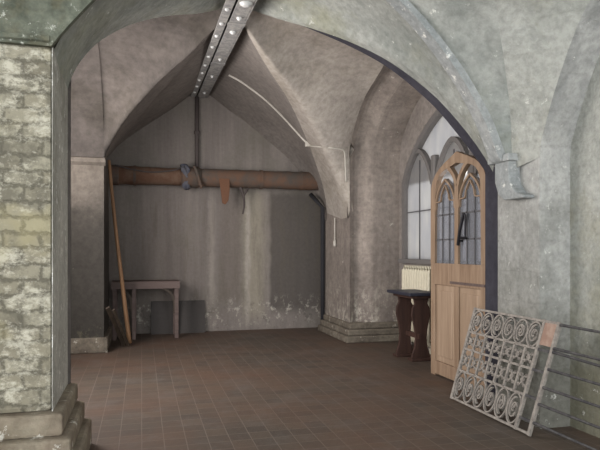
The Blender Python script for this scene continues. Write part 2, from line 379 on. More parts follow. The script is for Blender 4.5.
# painted-shade strip along the near right diagonal, running down behind the near right pier
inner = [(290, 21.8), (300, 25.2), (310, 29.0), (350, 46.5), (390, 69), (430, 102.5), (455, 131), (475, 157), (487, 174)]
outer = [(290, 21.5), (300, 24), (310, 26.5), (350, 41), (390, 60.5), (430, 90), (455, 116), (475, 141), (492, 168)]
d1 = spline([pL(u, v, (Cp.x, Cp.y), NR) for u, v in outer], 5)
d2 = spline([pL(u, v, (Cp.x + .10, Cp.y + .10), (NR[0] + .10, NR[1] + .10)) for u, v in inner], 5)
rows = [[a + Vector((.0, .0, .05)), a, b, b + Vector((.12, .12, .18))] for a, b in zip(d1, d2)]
struct(MB().grid(rows).build('trim_1', M['dark'], smooth=False), 'painted shade strip curving over the door from the corbel', 'rib')
struct(MB().box(XN + .12, 3.8, 4.34, 4.69, 0, 2.35).build('trim_2', M['dark'], bevel=.01), 'added narrow jamb with painted shade between the door and the near right pier', 'jamb')  # post added for the dark gap, shade put into its colour
# ------------------------------------------------------------------ setting
struct(MB().box(-4, 5, -1.5, 10.2, -.1, 0).build('floor', M['floor']), 'worn brown and red quarry tile floor', 'floor')
struct(MB().box(-1.6, 4, YB, YB + .3, 0, 4.6).build('wall_back', M['back']), 'stained brown grey plaster wall at the far end', 'wall')
# far left pier + reveal of the left wall arch
def sweep_arch(curve, x0, x1, floor0, floor1):
    pts = [Vector((0, p.y, p.z)) for p in curve]
    if floor1: pts.append(Vector((0, floor1, 0)))
    return [[Vector((x, p.y, p.z)) for p in pts] for x in (x0, x1)]
mb = MB().box(-1.5, XL, Y2, 9.3, 0, 2.55); mb.box(-1.5, -.60, 9.3, YB, 0, 4)
struct(mb.build('wall_left', M['leftpier']), 'brown plaster respond behind the near left pier', 'wall')
mb = MB().grid(sweep_arch(A_l, XL + .006, -1.5, Y2, Y1))
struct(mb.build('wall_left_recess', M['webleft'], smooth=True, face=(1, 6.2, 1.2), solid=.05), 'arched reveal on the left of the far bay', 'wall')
struct(MB().box(-1.7, -1.5, Y1 - .7, Y2 + .5, 0, 4.4).build('wall_left_outer', M['leftpier']), 'plain wall closing the left recess', 'wall')
struct(MB().prism([(-1.5, Y2, 2.46), (-1.5, Y2 - .05, 2.50), (-1.5, Y2 - .06, 2.55), (-1.5, Y2, 2.58)], (1.5 + XL + .02, 0, 0)).build('trim_3', M['leftpier']), 'plain string course on the far left respond', 'moulding')
struct(MB().box(-1.5, XL + .05, Y2 - .05, 9.3, 0, .2).build('baseboard_left', M['farplinth'], bevel=.015), 'low plinth of the far left respond', 'plinth')
# far right pier
MOULD = ((XR, 0), (3.06, -.075), (3.11, -.075), (3.28, .04), (3.31, .05), (3.40, .05), (XW + .02, .05))
def plan(o): return [(x + o, Y2 - d + o, 0) for x, d in MOULD[:-1]] + [(XW + .3, Y2 - .05 + o, 0), (XW + .3, 9.26 - o, 0), (XR + o, 9.26 - o, 0)]
mb = MB().prism(plan(0), (0, 0, 1.83)); mb.prism(plan(.012), (0, 0, 2.3)); mb.box(3.14, XW + .3, 9.26, YB, 0, 4)
struct(mb.build('wall_right_pier', M['farpier']), 'grey plaster pier with pale corner at the far right', 'pier')
ctr = Vector((0, 6.2, 2.2))
def inset(d):
    out = []
    for p in A_r:
        q = Vector((0, p.y, p.z)); e = ctr - q; e.z = min(0, e.z); out.append(q + e.normalized() * d)
    return out
mb = MB().grid([[Vector((x, p.y, p.z)) for p in inset(d)] for x, d in MOULD])
struct(mb.build('wall_right_arch', M['farpier'], smooth=False, face=(3.2, 6.2, 1.4), solid=.05), 'two stepped arch orders springing from the far right pier', 'arch')
mb = MB()
for x, z0, z1 in ((.11, 0, .10), (.075, .10, .19), (.035, .19, .28)):
    mb.box(XR - x, XW + .1, Y2 - x - .06, 9.26 + x, z0, z1)
struct(mb.build('baseboard_right', M['farplinth'], bevel=.02), 'stepped stone plinth of the far right pier', 'plinth')
# recess wall with the pointed window opening
WY0, WY1, SILL, SPR, APX = 5.2, 7.98, 1.16, 2.35, 3.25
wm = (WY0 + WY1) / 2; hw = (WY1 - WY0) / 2
def wtop(y):
    t = min(1, abs(y - wm) / hw); return SPR + (APX - SPR) * (1 - t ** 1.7) ** .8
cols = [Y1] + [WY0 + (WY1 - WY0) * i / 32 for i in range(33)] + [Y2 + .1]
mb = MB()
for a, b in zip(cols, cols[1:]):
    inside = a >= WY0 - 1e-6 and b <= WY1 + 1e-6
    zs = [(0, 0, 4.4, 4.4)] if not inside else [(0, 0, SILL, SILL), (wtop(a), wtop(b), 4.4, 4.4)]
    for za, zb, tb, ta in zs:
        mb.prism([(XW, a, za), (XW, b, zb), (XW, b, tb), (XW, a, ta)], (.3, 0, 0))
struct(mb.build('wall_right', M['recess'], smooth=False), 'plaster wall of the right recess holding the tall window', 'wall')
# near left pier, spandrel over it, plinth
struct(MB().box(-4, -.493, YF, Y1, .43, 2.52).build('wall_left_pier', M['pier'], bevel=.03), 'whitewashed rubble stone pier at the near left', 'pier')
struct(MB().box(-.4935, -.4885, YF + .004, Y1 - .01, .43, 2.70).build('wall_left_jamb', M['pier_side'], bevel=.008), 'flaking grey limewashed side of the near left pier', 'wall')
sp = [(-4, YF, 2.52)] + [(p.x, YF, p.z) for p in fa if p.y < 3.7 and p.x < .5]
sp += [(sp[-1][0], YF, 4.4), (-4, YF, 4.4)]
sp = [(x, YF - .03, z) for x, y, z in sp]
struct(MB().prism(sp, (0, .045, 0)).build('wall_left_spandrel', M['spandrel']), 'green stained plaster above the near left pier', 'wall')
struct(MB().prism([(-4, YF, 2.50), (-4, YF - .045, 2.525), (-4, YF - .045, 2.55), (-4, YF, 2.57)], (3.5, 0, 0)).build('trim_4', M['spandrel']), 'thin impost band on the near left pier', 'moulding')
for i, (x, yy, z0, z1) in enumerate(((-.336, .17, 0, .18), (-.382, .115, .18, .303), (-.428, .06, .303, .431))):
    struct(MB().box(-4, x, YF - yy, Y1 + .004 + .003 * i, z0, z1).build('baseboard_left_pier', M['plinth'] if i < 0 else M['step'], bevel=.02), ('lowest', 'middle', 'upper')[i] + ' plinth course of the near left pier', 'plinth')
# near right pier and front bay right side
mb = MB().box(XN, 3.9, 3.7715, Y1, 0, 2.9)
struct(mb.build('wall_right_jamb', M['reveal'], bevel=.015), 'grey limewashed pier behind the iron grille', 'pier')
A_f = spline([(XN, 3.77, .0), (XN, 3.77, 1.2), (XN, 3.77, 2.05), (XN, 3.72, 2.25), tuple(pX(555, 90, XN)), (XN, 3.44, 2.8), tuple(pX(590, 0, XN)), (XN, 2.8, 3.38), (XN, 2.2, 3.62), (XN, 1.5, 3.62), (XN, .8, 3.3), (XN, .3, 2.6)], 6)
mb = MB().grid([[Vector((x, p.y, p.z)) for p in A_f] for x in (XN, 3.17)])
struct(mb.build('wall_right_reveal', M['reveal'], smooth=True, face=(2.9, 2, 1.4), solid=.05), 'curved reveal of the near right wall arch', 'arch')
struct(MB().box(3.17, 3.5, -1.5, 3.80, 0, 4.4).build('wall_right_front', M['rightwall']), 'yellowed limewashed wall at the right edge', 'wall')
# front bay vault right of the rib
K0 = Vector((2.84, 4.05, 2.10))
L1 = [p + Vector((.02, -.05, 0)) for p in RP]
def p45(u, v):
    return pL(u, v, (2.87, 4.06), (1.87, 3.06))
L2 = [Vector((2.87, 4.03, 2.0)), p45(512, 155), p45(510, 112), p45(505, 67), p45(499, 27), p45(495, 0), Vector((1.5, 2.65, 3.62)), Vector((1.0, 2.1, 3.8))]
n = 31
L1r, L2r = resample(L1, n), resample(spline(L2, 6), n)
rows = [[a.lerp(b, s / 10) + Vector((0, 0, .10 * math.sin(PI * s / 10) * (i / n))) for s in range(11)] for i, (a, b) in enumerate(zip(L1r, L2r))]
struct(MB().grid(rows).build('ceiling', M['soffit'], smooth=True, face=(1, 1, 0), solid=.05), 'grey vault web right of the near rib', 'ceiling')
Ar = resample([p for p in A_f if p.z > 1.98 and p.y > 2.1], n)
rows = [[a.lerp(b, s / 10) + Vector((.06, .06, .05)) * math.sin(PI * s / 10) * (i / n) for s in range(11)] for i, (a, b) in enumerate(zip(L2r, Ar))]
struct(MB().grid(rows).build('ceiling', M['rightwall'], smooth=True, face=(1, 1, 0), solid=.05), 'pale yellowish vault web at the upper right corner', 'ceiling')
# rib from the corbel
rp = RP
struct(MB().tube(rp, .05, flat=((0, 1, 0), .065, .035)).build('trim_5', M['rib'], smooth=False, bevel=.012), 'square limewashed rib rising from the corbel', 'rib')
# corbel
prof = [(4.21, 2.10), (4.01, 2.10), (4.015, 1.95), (3.99, 1.86), (3.93, 1.80), (3.83, 1.768), (3.84, 1.748), (4.08, 1.748), (4.16, 1.80), (4.205, 1.90)]
mb = MB().prism([(2.80, y, z) for y, z in prof], (.12, 0, 0)); mb.box(2.775, XN + .01, 3.985, 4.275, 2.055, 2.115)
struct(mb.build('trim_6', M['rib'], bevel=.012), 'rounded stone corbel at the top of the near right pier', 'corbel')
# roof, outer closing walls
struct(MB().box(-4, 4.1, .2, 10.2, 4.4, 4.6).build('ceiling_roof', M['soffit']), 'flat slab above the vaults', 'ceiling')
struct(MB().box(-4.2, -4, -1.5, 4, 0, 4.6).build('wall_left_front', M['leftpier']), 'plain wall far to the left of the viewer', 'wall')
struct(MB().box(3.9, 4.05, 3.6, 5.0, 0, 4.5).box(3.9, 4.05, 8.0, 10.1, 0, 4.5).build('wall_right_outer', M['recess']), 'outer wall behind the right piers', 'wall')
# ------------------------------------------------------------------ window
def pointed(y0, y1, zs, za, n=14):
    m = (y0 + y1) / 2; h = (y1 - y0) / 2; out = []
    for i in range(n + 1):
        y = y0 + (y1 - y0) * i / n; t = min(1, abs(y - m) / h); out.append((y, zs + (za - zs) * (1 - t ** 1.7) ** .8))
    return out
win = thing('window_1', (XW + .12, wm, SILL), 'tall pointed window with obscured panes behind the radiator', 'window'); win['kind'] = 'structure'
xg = XW + .07
fr = MB(); path = [(xg, WY0 + .03, SILL)] + [(xg, y, z - .03) for y, z in pointed(WY0 + .03, WY1 - .03, SPR, APX, 24)] + [(xg, WY1 - .03, SILL)]
fr.tube(path, .05, flat=((1, 0, 0), .06, .045)); fr.box(xg - .12, xg + .08, WY0, WY1, SILL, SILL + .06)
fr.build('window_frame', M['winstone'], win)
muls = [5.2, 6.1, 7.05, 7.98]
for y in muls[1:3]:
    MB().box(xg - .06, xg + .06, y - .05, y + .05, SILL + .06, 2.62).build('mullion', M['winstone'], win, bevel=.02)
for a, b in zip(muls, muls[1:]):
    pa = pointed(a + .05, b - .05, 2.25, 2.75)
    MB().tube([(xg, y, z) for y, z in pa], .03, flat=((1, 0, 0), .045, .03)).build('tracery_arch', M['winstone'], win)
    pp = [(xg, a + .05, SILL + .06)] + [(xg, y, z) for y, z in pa] + [(xg, b - .05, SILL + .06)]
    p_ = MB().prism(pp, (.012, 0, 0)).build('pane', M['frost'], win)
    ld = MB(); mid = (a + b) / 2
    for yy in (a + (b - a) * .5,): ld.box(xg - .008, xg + .02, yy - .012, yy + .012, SILL + .06, 2.62)
    for zz in (1.9,): ld.box(xg - .008, xg + .02, a + .05, b - .05, zz - .006, zz + .006)
    ld.build('glazing_bar', M['lead'], win)
hd = [(xg + .02, y, z - .05) for y, z in pointed(WY0 + .06, WY1 - .06, SPR + .02, APX - .03, 24)]
MB().prism(hd + [(xg + .02, WY1 - .06, 2.3), (xg + .02, WY0 + .06, 2.3)], (.01, 0, 0)).build('pane', M['frost'], win)
# ------------------------------------------------------------------ door leaf (plane X = 3.085, from Y 5.79 at the left to 4.71)
DX, DY, DW = 3.085, 5.79, 1.07
door = thing('door_1', (DX, DY - DW / 2, 0), 'brown oak door with pointed traceried glazing standing open', 'door'); door['kind'] = 'structure'
def dbox(mb, a0, a1, z0, z1, t=.028): return mb.box(DX - t, DX + t, DY - a1, DY - a0, z0, z1)
SP = 1.96
arc = [(0, 0), (.012, .07), (.045, .14), (.10, .20), (.19, .255), (.31, .305), (.43, .345), (.535, .385)]
head = arc + [(DW - a, z) for a, z in reversed(arc[:-1])]
def headline(off):
    out = []
    for a, z in head:
        k = a / (DW / 2) - 1; out.append((a - k * off, z - off * (1 - abs(k)) * 1.15))
    return out
mb = MB()
dbox(mb, 0, .095, .0, 1.21); dbox(mb, DW - .095, DW, .0, 1.21); dbox(mb, .095, DW - .095, .02, .16); dbox(mb, .095, DW - .095, .98, 1.21)
dbox(mb, .49, .58, .16, .98)
mb.build('frame', M['door'], door, bevel=.006)
for a0, a1 in ((.095, .49), (.58, .975)):
    q = MB(); dbox(q, a0, a1, .16, .98, .012); dbox(q, a0 + .05, a1 - .05, .22, .92, .02)
    q.build('panel', M['doorpanel'], door, bevel=.008)
ring = MB(); o_, i_ = head, headline(.10)
om = [(0, 1.21 - SP)] + o_ + [(DW, 1.21 - SP)]; im = [(.09, 1.21 - SP)] + i_ + [(DW - .09, 1.21 - SP)]
for k in range(len(om) - 1):
    ring.prism([(DX - .028, DY - om[k][0], SP + om[k][1]), (DX - .028, DY - om[k + 1][0], SP + om[k + 1][1]), (DX - .028, DY - im[k + 1][0], SP + im[k + 1][1]), (DX - .028, DY - im[k][0], SP + im[k][1])], (.056, 0, 0))
ring.build('arched_head', M['door'], door)
mu = MB(); dbox(mu, .50, .57, 1.21, 2.0, .026)
def arcbar(mb, pts, w=.022, t=.024):
    mb.tube([(DX, DY - a, z) for a, z in pts], .02, flat=((1, 0, 0), t, w))
arcbar(mu, spline([(.535, 1.94, 0), (.50, 2.06, 0), (.43, 2.15, 0), (.34, 2.22, 0)], 4) and [(p.x, p.y) for p in spline([(.535, 1.94, 0), (.50, 2.06, 0), (.43, 2.15, 0), (.34, 2.22, 0)], 4)])
arcbar(mu, [(p.x, p.y) for p in spline([(.535, 1.94, 0), (.57, 2.06, 0), (.64, 2.15, 0), (.73, 2.22, 0)], 4)])
mu.build('mullion', M['door'], door)
for s0, s1 in ((.09, .50), (.57, .98)):
    m_ = (s0 + s1) / 2; tr = MB()
    for sg in (-1, 1):
        arcbar(tr, [(p.x, p.y) for p in spline([(m_ + sg * .195, 1.78, 0), (m_ + sg * .18, 1.90, 0), (m_ + sg * .11, 2.01, 0), (m_, 2.09, 0)], 4)], .010)
        arcbar(tr, [(p.x, p.y) for p in spline([(m_ + sg * .18, 1.86, 0), (m_ + sg * .09, 1.87, 0), (m_ + sg * .07, 1.94, 0), (m_, 2.03, 0)], 4)], .006)
    tr.build('tracery', M['door'], door)
    gb = MB()
    for a in (s0 + .135, s0 + .275): gb.box(DX - .01, DX + .01, DY - a - .008, DY - a + .008, 1.21, 2.0)
    for z in (1.46, 1.72): gb.box(DX - .01, DX + .01, DY - s1, DY - s0, z - .008, z + .008)
    gb.build('glazing_bar', M['lead'], door)
    zt = 2.10
    MB().prism([(DX - .003, DY - s0, 1.21), (DX - .003, DY - s1, 1.21), (DX - .003, DY - s1, 1.93), (DX - .003, DY - m_ - .1, 2.05), (DX - .003, DY - m_, zt), (DX - .003, DY - m_ + .1, 2.05), (DX - .003, DY - s0, 1.93)], (.006, 0, 0)).build('pane', M['glass'], door)
lt = MB().tube([(DX - .045, DY - .60, 1.40), (DX - .06, DY - .66, 1.55), (DX - .05, DY - .72, 1.71)], .016).tube([(DX - .045, DY - .63, 1.47), (DX - .045, DY - .74, 1.47)], .012)
lt.tube([(DX - .045, DY - .735, 1.70), (DX - .045, DY - .735, 1.47)], .010).tube([(DX - .05, DY - .62, 1.44), (DX, DY - .62, 1.44)], .01)
lt.build('latch', M['latch'], door)['label'] = 'black iron casement latch'
MB().box(DX - .034, DX - .028, DY - DW + .02, DY - .42, 1.005, 1.03).build('cross_strap', M['trestle'], door)
# ------------------------------------------------------------------ girder
g0, g1 = Vector((.872, YB, H + 152.5 * (CT * YB + ST * .88) / F)), Vector((.845, 5.3, H + 250 * (CT * 5.3 + ST * .83) / F))
dg = (g0 - g1) / (g0.y - g1.y)
def gp(x, y, z): q = g1 + dg * (y - g1.y); return Vector((q.x + x, y, q.z + z))
YG0, YG1 = 3.92, YB
gird = thing('girder', gp(.08, 6.5, 0), 'grey riveted iron girder running along the vault crown', 'girder')
def gbox(x0, x1, z0, z1, y0=YG0, y1=YG1):
    mb = MB(); vs = [gp(x, y, z) for x in (x0, x1) for y in (y0, y1) for z in (z0, z1)]
    return mb.add(vs, [(0, 1, 3, 2), (4, 6, 7, 5), (0, 4, 5, 1), (2, 3, 7, 6), (0, 2, 6, 4), (1, 5, 7, 3)])
gbox(.015, .16, 0, .02).build('bottom_plate', M['iron'], gird)
gbox(.0, .165, .10, .16).build('top_plate', M['irondark'], gird)
gbox(.06, .10, .02, .10).build('web_plate', M['irondark'], gird)
w = gbox(-.095, -.012, .0, .018); w2 = gbox(-.03, -.012, .018, .16); w.add(w2.v, w2.f); w.build('side_angle', M['iron'], gird)
w = gbox(.165, .178, .0, .06); w.build('edge_strip', M['iron'], gird)
def rivet(p, r, nm='rivet'):
    return MB().lathe(p, [(r, 0), (r, -.006), (r * .85, -.014), (r * .5, -.021), (.002, -.024)], 'Z', 10).build(nm, M['rivet'], gird, smooth=True)
y = 5.55
while y < YB - .1:
    rivet(gp(-.06, y, .0), .024); y += .42
for y, r in ((5.35, .062), (5.75, .03), (6.2, .035), (7.3, .022), (8.2, .022), (9.3, .028)):
    MB().lathe(gp(.09, y, 0), [(r, 0), (r, -.012), (r * .7, -.014), (r * .7, -.024), (r * .3, -.03), (.002, -.032)], 'Z', 12).build('bolt', M['rivet'], gird, smooth=True)
for y in (5.95, 7.55): gbox(.0, .18, -.008, 0, y - .05, y + .05).build('strap', M['iron'], gird)
# ------------------------------------------------------------------ downpipe below the girder
e = gp(.02, YB, 0)
dp = thing('downpipe', (e.x, YB - .06, 2.6), 'thin dark vertical pipe between the girder end and the rusty pipe', 'pipe')
px = pY(197, 130, YB - .06).x
MB().tube([(px, YB - .06, e.z - .005), (px, YB - .06, 3.2), (px, YB - .06, 2.70)], .035).build('pipe', M['pipedark'], dp, smooth=True)
MB().lathe((px, YB - .06, 3.25), [(.045, 0), (.052, .01), (.052, .05), (.045, .06)], 'Z').build('collar', M['pipedark'], dp)
o = MB().tube([(2.925, 9.32, .0), (2.925, 9.32, 1.0), (2.925, 9.32, 2.06), (2.86, 9.40, 2.16), (2.80, 9.60, 2.30)], .036, 8).build('drainpipe', M['irondark'], smooth=True, origin=(2.925, 9.32, 0))
tag(o, 'dark upright drainpipe in the corner beside the far right pier', 'pipe')
# ------------------------------------------------------------------ rusty pipe across the back wall
PYc, PZ, PR = YB - .19, 2.525, .155
rp_ = thing('iron_pipe', (1.2, PYc, PZ), 'thick rust brown pipe running across the back wall', 'pipe')
def xof(u): return pY(u, 178, PYc).x
x0, xa, xb, x1 = XL + .005, xof(183), xof(201), XR + .14
def wob(n, a, b, r0, r1, amp):
    pr = []
    for i in range(n + 1):
        t = i / n; pr.append((r0 + (r1 - r0) * t + random.uniform(-amp, amp), a + (b - a) * t))
    return pr
MB().lathe((0, PYc, PZ), wob(14, x0, xa, PR * .98, PR * .88, .006), 'X', 20).build('pipe_section', M['rust'], rp_, smooth=True)
MB().lathe((0, PYc, PZ), wob(18, xb - .02, x1, PR * .92, PR * 1.0, .006), 'X', 20).build('pipe_section', M['rust2'], rp_, smooth=True)
MB().lathe((0, PYc, PZ), [(PR * 1.02, x0), (PR * 1.04, x0 + .12), (PR * .9, x0 + .15)], 'X', 20).build('end_collar', M['rust2'], rp_)
j = MB().lathe((0, PYc, PZ), [(PR * .9, xa - .03), (PR * 1.15, xa + .0), (PR * 1.22, xa + .07), (PR * 1.05, xa + .12), (PR * 1.12, xb - .06), (PR * .95, xb)], 'X', 18)
j.build('joint_collar', M['rust2'], rp_, smooth=True)
rg = MB()
for k in range(7):
    a = random.uniform(0, 2 * PI); r = PR * 1.12
    rg.tube(spline([(xa + random.uniform(-.02, .08), PYc - abs(r * math.cos(a + q * .5)) * .95 - .012, PZ + r * math.sin(a + q * .5)) for q in range(4)], 4), lambda t: .012 + .03 * math.sin(PI * t), 7)
rg.build('rag', M['rag'], rp_, smooth=True)['label'] = 'blue grey rag tied around the pipe joint'
b_ = MB()
for k in range(5):
    b_.tube(spline([(xa + .16 + .02 * k, PYc - PR * 1.1, PZ + .16 - .07 * k), (xa + .20 + .02 * k, PYc - PR * 1.25, PZ + .08 - .06 * k), (xa + .22 + .01 * k, PYc - PR * 1.1, PZ - .02 - .04 * k)], 4), .022, 6)
b_.build('torn_lagging', M['rust2'], rp_, smooth=True)
xs = xof(223)
fl = [(-.085, .02), (.085, .02), (.09, -.15), (.07, -.33), (.02, -.40), (-.03, -.38), (-.05, -.22)]
MB().prism([(xs + a, PYc - PR * .98, PZ - .04 + z) for a, z in fl], (0, .02, 0)).build('hanging_strap', M['leather'], rp_, bevel=.006)['label'] = 'tan flap hanging below the pipe'
xs = xof(243)
MB().tube(spline([(xs - .05, PYc - .02, PZ - .14), (xs, PYc, PZ - .25), (xs + .02, PYc, PZ - .42), (xs - .005, PYc, PZ - .58)], 5), lambda t: .03 * (1 - .6 * t), 7).tube([(xs + .09, PYc, PZ - .14), (xs + .01, PYc, PZ - .27)], .022, 6).build('hanging_hook', M['pipedark'], rp_, smooth=True)
MB().tube(spline([(x0 + .08, PYc - PR - .02, PZ + .13), (x0 + .35, PYc - PR - .02, PZ + .07), (x0 + .62, PYc - PR - .02, PZ + .04), (x0 + .95, PYc - PR - .01, PZ + .08), (xa - .05, PYc - PR * .8, PZ + .13)], 6), .012, 6).build('wire', M['pipedark'], rp_)
for x in (x0 + .35, 1.9, 2.6): MB().lathe((0, PYc, PZ), [(PR * 1.03, x), (PR * 1.03, x + .04)], 'X', 20).box(x, x + .04, PYc, YB - .001, PZ - .03, PZ + .03).build('bracket', M['rust2'], rp_)
# ------------------------------------------------------------------ cable over the vault
trees = []
dgp = bpy.context.evaluated_depsgraph_get()
for o in (web_back, web_right, bpy.data.objects['wall_right_pier']): trees.append(BVHTree.FromObject(o, dgp))
def onvault(u, v, off=.02):
    d = ray(u, v).normalized(); best = None
    for t in trees:
        h = t.ray_cast(EYE, d)
        if h[0] is not None and (best is None or h[3] < best): best = h[3]
    return EYE + d * ((best if best else 8.0) - off)
cpts = [onvault(u, v) for u, v in ((229, 75), (240, 81), (250, 88), (262, 97), (272, 106), (283, 117), (293, 128), (302, 138), (308, 144))]
cb = thing('cable', cpts[-1], 'white cable curving down the sooty vault from the girder', 'cable')
MB().tube(spline(cpts, 4), .017, 8).build('sheath', M['cable'], cb, smooth=True)
MB().box(-.04, .04, -.03, .03, -.04, .04, Matrix.Translation(cpts[-1])).build('junction_box', M['cable'], cb, bevel=.008)
c2 = [onvault(u, v) for u, v in ((309, 146), (320, 147), (332, 148), (340, 149), (344, 151), (345, 158), (345.5, 170), (346, 182))]
o = MB().tube(spline(c2, 4), .011, 6).build('wall_cable', M['cable'], smooth=True, origin=c2[0])
tag(o, 'thin pale cable running level from the junction box then down the pier', 'cable')
c3 = [onvault(u, v, .03) for u, v in ((336, 218), (336, 224))]
pc = thing('pull_cord', c3[-1], 'short white cord hanging on the far right pier', 'cord')
q = Vector((XR - .03, c3[-1].y, 0)); zt = c3[0].z
MB().tube([(q.x, q.y, zt), (q.x, q.y, zt - .36)], .009, 6).build('cord', M['cable'], pc)
MB().lathe((q.x, q.y, zt - .45), [(.012, .1), (.022, .08), (.026, .03), (.018, 0)], 'Z', 10).build('toggle', M['cable'], pc, smooth=True)
# ------------------------------------------------------------------ leaning pole and planks
pt = [(-.165, 8.63, .025), (-.445, 8.65, 2.62)]
o = MB().tube(spline([pt[0], (-.268, 8.64, .9), (-.37, 8.645, 1.8), pt[1]], 6), lambda t: .032 - .010 * t, 10).build('pole', M['pole'], smooth=True, origin=pt[0])
tag(o, 'long bare wooden pole leaning on the far left respond', 'pole')
def plank(b, t, w, th, label, group='planks leaning at the far left'):
    b, t = Vector(b), Vector(t); d = (t - b).normalized(); s = d.cross(Vector((.3, -1, 0))).normalized(); nn = s.cross(d).normalized()
    vs = [p + s * x * w / 2 + nn * y * th / 2 for p in (b, t) for x in (-1, 1) for y in (-1, 1)]
    o = MB().add(vs, [(0, 1, 3, 2), (4, 6, 7, 5), (0, 4, 5, 1), (2, 3, 7, 6), (0, 2, 6, 4), (1, 5, 7, 3)]).build('plank', M['plank'], bevel=.006, origin=b)
    return tag(o, label, 'plank', group)
plank((-.235, 8.50, .02), (-.43, 8.0, .60), .055, .03, 'front one of two short dark planks leaning at the left')
plank((-.175, 8.44, .02), (-.36, 8.02, .57), .04, .025, 'narrower short dark plank leaning nearest the pole foot')
# ------------------------------------------------------------------ brown table with arched braces at the back
ty0, ty1 = 9.10, 9.60; tx0, tx1 = -.44, pY(180, 285, 9.1).x
tb = thing('side_table', ((tx0 + tx1) / 2, 9.35, 0), 'plain brown wooden table with curved braces against the back wall', 'table')
MB().box(tx0, tx1, ty0, ty1, .83, .875).build('tabletop', M['trestle'], tb, bevel=.006)
MB().box(tx0 + .0, tx1 - .0, ty0 - .005, ty0 + .02, .765, .86).build('apron', M['trestle'], tb)
lx = [tx0 + .05, pY(134, 300, 9.15).x, tx1 - .05]
for x in lx:
    for y in (ty0 + .05, ty1 - .05): MB().box(x - .03, x + .03, y - .03, y + .03, 0, .83).build('leg', M['trestle'], tb, bevel=.004)
for x, sg in ((lx[1], -1), (lx[2], -1)):
    cv = [(p.x, p.y) for p in spline([(x + sg * .03, .38, 0), (x + sg * .045, .60, 0), (x + sg * .12, .72, 0), (x + sg * .24, .78, 0)], 5)]
    MB().tube([(a, ty0 + .05, z) for a, z in cv], .02, flat=((0, 1, 0), .018, .016)).build('brace', M['plank'], tb)
bx0, bx1 = pY(151, 310, 9.66).x, pY(205, 310, 9.66).x
o = MB().add([(x, y, z) for x in (bx0, bx1) for y, z in ((9.62, .0), (9.645, .0), (YB - .03, .52), (YB - .005, .52))], [(0, 1, 3, 2), (4, 6, 7, 5), (0, 4, 5, 1), (2, 3, 7, 6), (0, 2, 6, 4), (1, 5, 7, 3)]).build('board', M['darkboard'], origin=(bx0, 9.65, 0))
tag(o, 'dark low rectangular board leaning on the back wall behind the table', 'board')
# ------------------------------------------------------------------ radiator
ry0, ry1, rx = 6.80, 7.62, XW - .10
rd = thing('radiator', (rx, (ry0 + ry1) / 2, 0), 'cream column radiator below the tall window', 'radiator')
nsec = 11
for i in range(nsec):
    yc = ry0 + (ry1 - ry0) * (i + .5) / nsec; mb = MB()
    pts = [(rx - .055, yc, .14), (rx - .055, yc, 1.07), (rx - .03, yc, 1.12), (rx + .03, yc, 1.12), (rx + .055, yc, 1.07), (rx + .055, yc, .14), (rx + .03, yc, .10), (rx - .03, yc, .10)]
    mb.tube(pts, .022, 8, closed=True); mb.tube([(rx, yc, .12), (rx, yc, 1.10)], .018, 6)
    mb.build('section', M['radiator'], rd, smooth=True)
for y in (ry0 + .06, ry1 - .06):
    MB().tube([(rx, y, 0), (rx, y, .13)], .03, 8).build('foot', M['radiator'], rd)
MB().tube([(rx, ry0 - .0, .16), (rx, ry1, .16)], .02, 8).build('pipe', M['radiator'], rd)
# ------------------------------------------------------------------ small trestle table before the radiator
st = thing('trestle_table', (3.22, 6.64, 0), 'small dark topped table on shaped mahogany end boards beside the door', 'table')
tt = MB().box(3.06, 3.46, 6.32, 6.98, .80, .838); tt.build('tabletop', M['tabletop'], st, bevel=.008)
MB().box(3.12, 3.42, 6.38, 6.92, .765, .80).build('apron', M['tableleg'], st, bevel=.004)
def legboard(y, xc, w):
    k = [(.5, .03), (.47, .08), (.34, .16), (.29, .28), (.36, .42), (.50, .55), (.46, .64), (.33, .70), (.40, .765)]
    pts = [(xc + a * w, y, z) for a, z in k] + [(xc - a * w, y, z) for a, z in reversed(k)]
    MB().prism(pts, (0, .035, 0)).build('end_board', M['tableleg'], st, bevel=.004)
    MB().box(xc - w * .58, xc + w * .58, y - .05, y + .085, 0, .035).build('foot', M['tableleg'], st, bevel=.008)
legboard(6.80, 3.235, .24); legboard(6.47, 3.29, .25)
MB().box(3.24, 3.28, 6.44, 6.86, .27, .33).build('stretcher', M['tableleg'], st)
# ------------------------------------------------------------------ leaning iron grille
Pb, Lg = Vector((2.695, 4.71, .012)), 1.08
top = Vector((2.880, 4.61, .835)); W_ = (top - Pb); Hg = W_.length; W_.normalize()
top_r = Vector((2.880, 3.50, .835)); U_ = Vector((0, -1, 0)); N_ = U_.cross(W_).normalized()
gr = thing('grille', Pb + U_ * .5, 'wrought iron grille with scrollwork leaning on the near right pier', 'grille')
def G(u, w, n=0): return Pb + U_ * u + W_ * w + N_ * n
def gbar(mb, a, b, hw=.012, ht=.008): return mb.tube([G(*a), G(*b)], .01, flat=(tuple(N_), ht, hw))
ui, uo = .93, 1.085
fb = MB().tube([G(0, 0), G(0, Hg)], .015, flat=(tuple(N_), .012, .014)); fb.build('stile', M['grille'], gr)
for u in (ui, uo): MB().tube([G(u, 0), G(u, Hg)], .015, flat=(tuple(N_), .012, .012)).build('stile', M['grille'], gr)
for w in (.012, .27, .47, .625, Hg - .012):
    gbar(MB(), (0, w), (uo if w > .7 or w < .1 else ui, w), .009, .009).build('rail', M['grille'], gr)
for w in (.10, .27, .47, .625): gbar(MB(), (ui, w), (uo, w), .010, .008).build('cross_bar', M['grillebar'], gr)
MB().prism([G(ui + .01, .66, -.006), G(uo - .01, .66, -.006), G(uo - .01, Hg - .02, -.006), G(ui + .01, Hg - .02, -.006)], N_ * .012).build('lock_plate', M['plate'], gr)['label'] = 'rusted lock plate'
